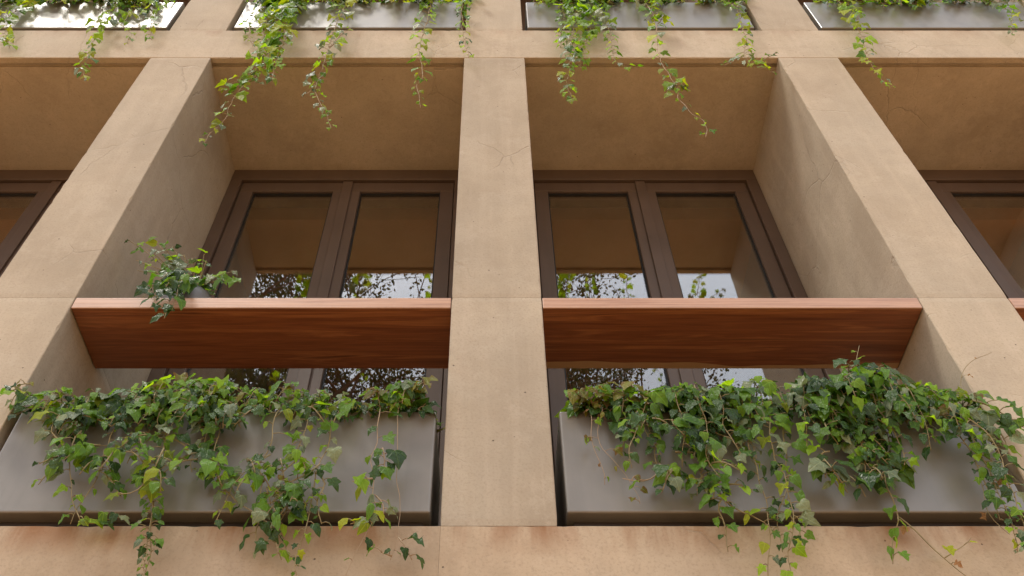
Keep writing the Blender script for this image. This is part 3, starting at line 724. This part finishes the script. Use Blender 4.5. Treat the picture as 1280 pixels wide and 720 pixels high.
p.mound(at(385, 8).x, at(470, 8).x, T1, 8, (0.03, 0.10), (0.02, 0.16), pal=PAL_TOP, size=0.062, per_m=32)
p.px([(425, 20), (415, 45), (408, 68), (402, 90), (394, 108), (396, 125), (408, 140), (414, 160)], -0.07, top=T1, per_m=34, pal=PAL_HIGH + ['pale'] * 5, size=0.052)
p.px([(412, 60), (425, 45), (438, 35)], -0.06, soil=False, per_m=34, pal=PAL_HIGH, size=0.05)
p.px([(402, 95), (385, 118), (376, 120)], -0.06, soil=False, per_m=22, pal=['pale', 'light'], size=0.05)
p.done(M['stem_pale'])
p = high('ivy above the potted-rail bay with a thin strand of few leaves, beside the central pillar', 530)
p.mound(at(470, 8).x, at(585, 8).x, T1, 12, (0.03, 0.10), (0.02, 0.20), pal=PAL_TOP, size=0.06, per_m=32)
p.px([(535, 20), (528, 45), (524, 70), (530, 92), (520, 108), (526, 135)], -0.06, top=T1, per_m=24, pal=PAL_HIGH, size=0.058)
p.px([(578, 10), (577, 35), (580, 50), (586, 72)], -0.05, top=T1, per_m=30, pal=PAL_TOP, size=0.052)
p.done(M['stem_pale'])
p = high('thick hanging ivy tassel above the bare-rail bay, close to the central pillar', 720)
p.mound(at(680, 8).x, at(765, 8).x, T1, 8, (0.03, 0.12), (0.04, 0.26), pal=PAL_TOP, size=0.066, per_m=34)
p.px([(720, 15), (716, 45), (712, 75), (708, 105), (716, 128)], -0.08, top=T1, per_m=46, pal=PAL_HIGH, size=0.066)
p.px([(740, 15), (738, 35), (730, 60), (725, 85)], -0.06, top=T1, per_m=44, pal=PAL_TOP, size=0.066)
p.px([(705, 15), (702, 45), (700, 60)], -0.05, top=T1, per_m=40, pal=PAL_HIGH, size=0.062)
p.px([(755, 20), (764, 50), (768, 75), (785, 85), (800, 84)], -0.06, top=T1, per_m=34, pal=PAL_HIGH, size=0.056)
p.done()
p = high('ivy above the bare-rail bay with a wavy bare runner ending in a tuft', 820)
p.mound(at(765, 8).x, at(880, 8).x, T1, 11, (0.03, 0.10), (0.02, 0.18), pal=PAL_TOP, size=0.06, per_m=32)
p.px([(815, 15), (822, 40), (822, 65), (830, 85), (845, 105), (850, 125), (868, 145), (882, 150), (882, 172)], -0.07, top=T1, per_m=20, pal=PAL_HIGH, size=0.055, r=0.0028)
p.px([(822, 30), (830, 20), (810, 25)], -0.06, soil=False, per_m=40, pal=PAL_HIGH, size=0.06)
p.px([(845, 105), (852, 115)], -0.07, soil=False, per_m=90, pal=PAL_HIGH, size=0.045)
p.done(M['stem_pale'])
p = high('ivy closing the end of the bright upper planter with a forked sprig', 920)
p.mound(at(870, 8).x, at(935, 8).x, T1, 8, (0.03, 0.10), (0.02, 0.12), pal=PAL_TOP, size=0.058, per_m=32)
p.px([(922, 12), (926, 30), (934, 50), (928, 70), (940, 82), (958, 88), (972, 92)], -0.06, top=T1, per_m=34, pal=PAL_HIGH, size=0.055)
p.px([(930, 70), (912, 78), (906, 82)], -0.06, soil=False, per_m=45, pal=PAL_HIGH + ['pale'] * 4, size=0.05)
p.px([(940, 82), (958, 72), (972, 66)], -0.06, soil=False, per_m=34, pal=PAL_HIGH, size=0.045)
p.done(M['stem_pale'])
p = high('ivy in the upper planter beyond the bare-rail bay, one strand hanging into the bay', 1080)
p.mound(at(1035, 8).x, at(1150, 8).x, T1, 12, (0.03, 0.12), (0.03, 0.22), pal=PAL_TOP, size=0.066, per_m=34)
p.px([(1068, 15), (1075, 40), (1082, 58), (1086, 75), (1096, 92), (1108, 108), (1118, 110)], -0.07, top=T1, per_m=34, pal=PAL_HIGH, size=0.06)
p.done(M['stem_pale'])
p = high('low dark ivy fringe in the upper planter beyond the bare-rail bay, no long strand', 1220)
p.mound(at(1150, 8).x, at(1330, 8).x, T1, 16, (0.03, 0.10), (0.02, 0.18), pal=PAL_TOP + PAL_LOW, size=0.06, per_m=32)
p.px([(1265, 15), (1262, 35), (1268, 45)], -0.06, top=T1, per_m=30, pal=PAL_HIGH, size=0.06)
p.done()

# ---- grey pot with ivy standing on the rail
pc = at(236, 369, 0.0).x * 1.05; py = 0.125
bm = bmesh.new()
prof = [(0.0, 0.0), (0.055, 0.0), (0.075, 0.02), (0.092, 0.055), (0.097, 0.088), (0.093, 0.118), (0.084, 0.132), (0.077, 0.130), (0.075, 0.118), (0.0, 0.114)]
N = 28; rings = []
for r, z in prof: rings.append([bm.verts.new((pc + max(r, 0.0005) * math.cos(2 * math.pi * j / N), py + max(r, 0.0005) * math.sin(2 * math.pi * j / N), Z_RAIL1 + 0.001 + z)) for j in range(N)])
for a, b in zip(rings, rings[1:]):
    for j in range(N): bm.faces.new((a[j], a[(j + 1) % N], b[(j + 1) % N], b[j]))
bm.faces.new(rings[0][::-1]); bm.faces.new(rings[-1])
bmesh.ops.recalc_face_normals(bm, faces=bm.faces)
tag(_place(bm, 'plant_pot', M['pot'], None, True), 'small round grey pot standing on the timber rail under ivy', 'pot')
zt = Z_RAIL1 + 0.14
p = Plant('ivy_plant', 'small ivy growing from the grey pot on the timber rail', (pc, py, Z_RAIL1 + 0.114), None)
R = p.rnd
def shoot(ex, ey, ez, n_m, size, pal=PAL_DARK, sh='lobed', mid=None):
    a = Vector((pc + R.uniform(-.03, .03), py + R.uniform(-.03, .03), Z_RAIL1 + 0.112)); e = Vector((ex, ey, ez))
    m_ = a.lerp(e, 0.5) + (mid or Vector((0, 0, 0.06)))
    p.path([a, a.lerp(m_, 0.6) + Vector((0, 0, 0.02)), m_, e], per_m=n_m, size=size, pal=pal, sh=sh, up=0.6, pet=0.025)
for (px_, py_, Y) in ((160, 300, 0.06), (205, 305, 0.03), (185, 312, 0.0), (170, 325, -0.02), (230, 318, 0.05), (258, 325, 0.04), (290, 340, 0.02), (300, 352, 0.0), (240, 322, 0.06), (200, 318, 0.05), (172, 338, -0.03), (280, 342, 0.02), (215, 308, 0.08), (255, 318, 0.08), (190, 300, 0.08)):
    q = at(px_, py_, Y); shoot(q.x, q.y, q.z, 22, 0.068, PAL_LOW + ['pale'] * 4 + ['light'] * 3)
for (px_, py_) in ((205, 398), (188, 385), (178, 372), (215, 388)):
    q = at(px_, py_, -0.07); shoot(q.x, q.y, q.z, 20, 0.085, ['dark', 'dark', 'mid'], 'lobed', Vector((0, -0.07, 0.10)))
p.done()

# ------------------------------------------------------------------ street tree across the pavement (seen mirrored in the panes)
def street_tree(x, y, h, label, seed, nleaf, spread, lean=(0, 0)):
    R = random.Random(seed)
    root = tag(empty('street_tree', (x, y, 0)), label, 'tree', None)
    tb = bmesh.new(); lb = []
    tips = []
    def grow(p, d, L, r, lvl):
        pts = [p.copy()]; k = 5
        for i in range(k):
            d = (d + Vector((R.gauss(0, 0.16), R.gauss(0, 0.16), R.gauss(0.03, 0.10)))).normalized(); p = p + d * (L / k); pts.append(p.copy())
        tube(tb, pts, r, r * 0.6, 6 if lvl < 2 else 4)
        if lvl >= 6: tips.extend(pts[1:]); return
        if lvl >= 3: tips.extend(pts[3:])
        for i in range(R.choice((2, 3, 3)) if lvl < 3 else R.choice((3, 3, 4))):
            a = R.uniform(0, 6.28); t = Vector((math.cos(a), math.sin(a), R.uniform(-0.2, 0.5))) * spread
            grow(pts[R.choice((3, 4, 5))] if i else pts[-1], (d + t).normalized(), L * R.uniform(0.62, 0.82), r * R.uniform(0.5, 0.66), lvl + 1)
    th = h * 0.42
    trunk = [Vector((0, 0, -0.05))] + [Vector((lean[0] * f + R.gauss(0, 0.06), lean[1] * f + R.gauss(0, 0.06), th * f)) for f in (0.25, 0.5, 0.75, 1.0)]
    bmt = bmesh.new(); tube(bmt, trunk, 0.24, 0.16, 10)
    o = link('trunk', mesh_from(bmt, 'trunk', True), M['bark']); o.parent = root
    for i in range(6):
        a = 6.28 * i / 6 + R.uniform(-.3, .3); grow(trunk[-1] - Vector((0, 0, R.uniform(0, 1.0))), Vector((math.cos(a) * 0.6, math.sin(a) * 0.6, 1)).normalized(), h * 0.21, 0.10, 1)
    o = link('branches', mesh_from(tb, 'branches', True), M['bark']); o.parent = root
    vs, fs = [], []
    for i in range(nleaf):
        c = R.choice(tips) + Vector((R.gauss(0, .10), R.gauss(0, .10), R.gauss(0, .10))); s = R.uniform(0.022, 0.048)
        u = Vector((R.gauss(0, 1), R.gauss(0, 1), R.gauss(0, 1))).normalized(); v = u.orthogonal().normalized()
        b = len(vs); vs += [c - u * s, c + v * s * 0.55, c + u * s, c - v * s * 0.55]; fs.append((b, b + 1, b + 2, b + 3))
    me = bpy.data.meshes.new('crown'); me.from_pydata([tuple(v) for v in vs], [], fs); me.update()
    o = link('crown', me, M['tree_leaf']); o.parent = root
    return root
street_tree(-4.6, -7.6, 15.5, 'leafy street tree mirrored in the panes of the potted-rail bay', 5, 60000, 0.85)
street_tree(-1.3, -8.6, 16.0, 'twiggy street tree mirrored in the panes next to the central pillar', 21, 44000, 0.85)
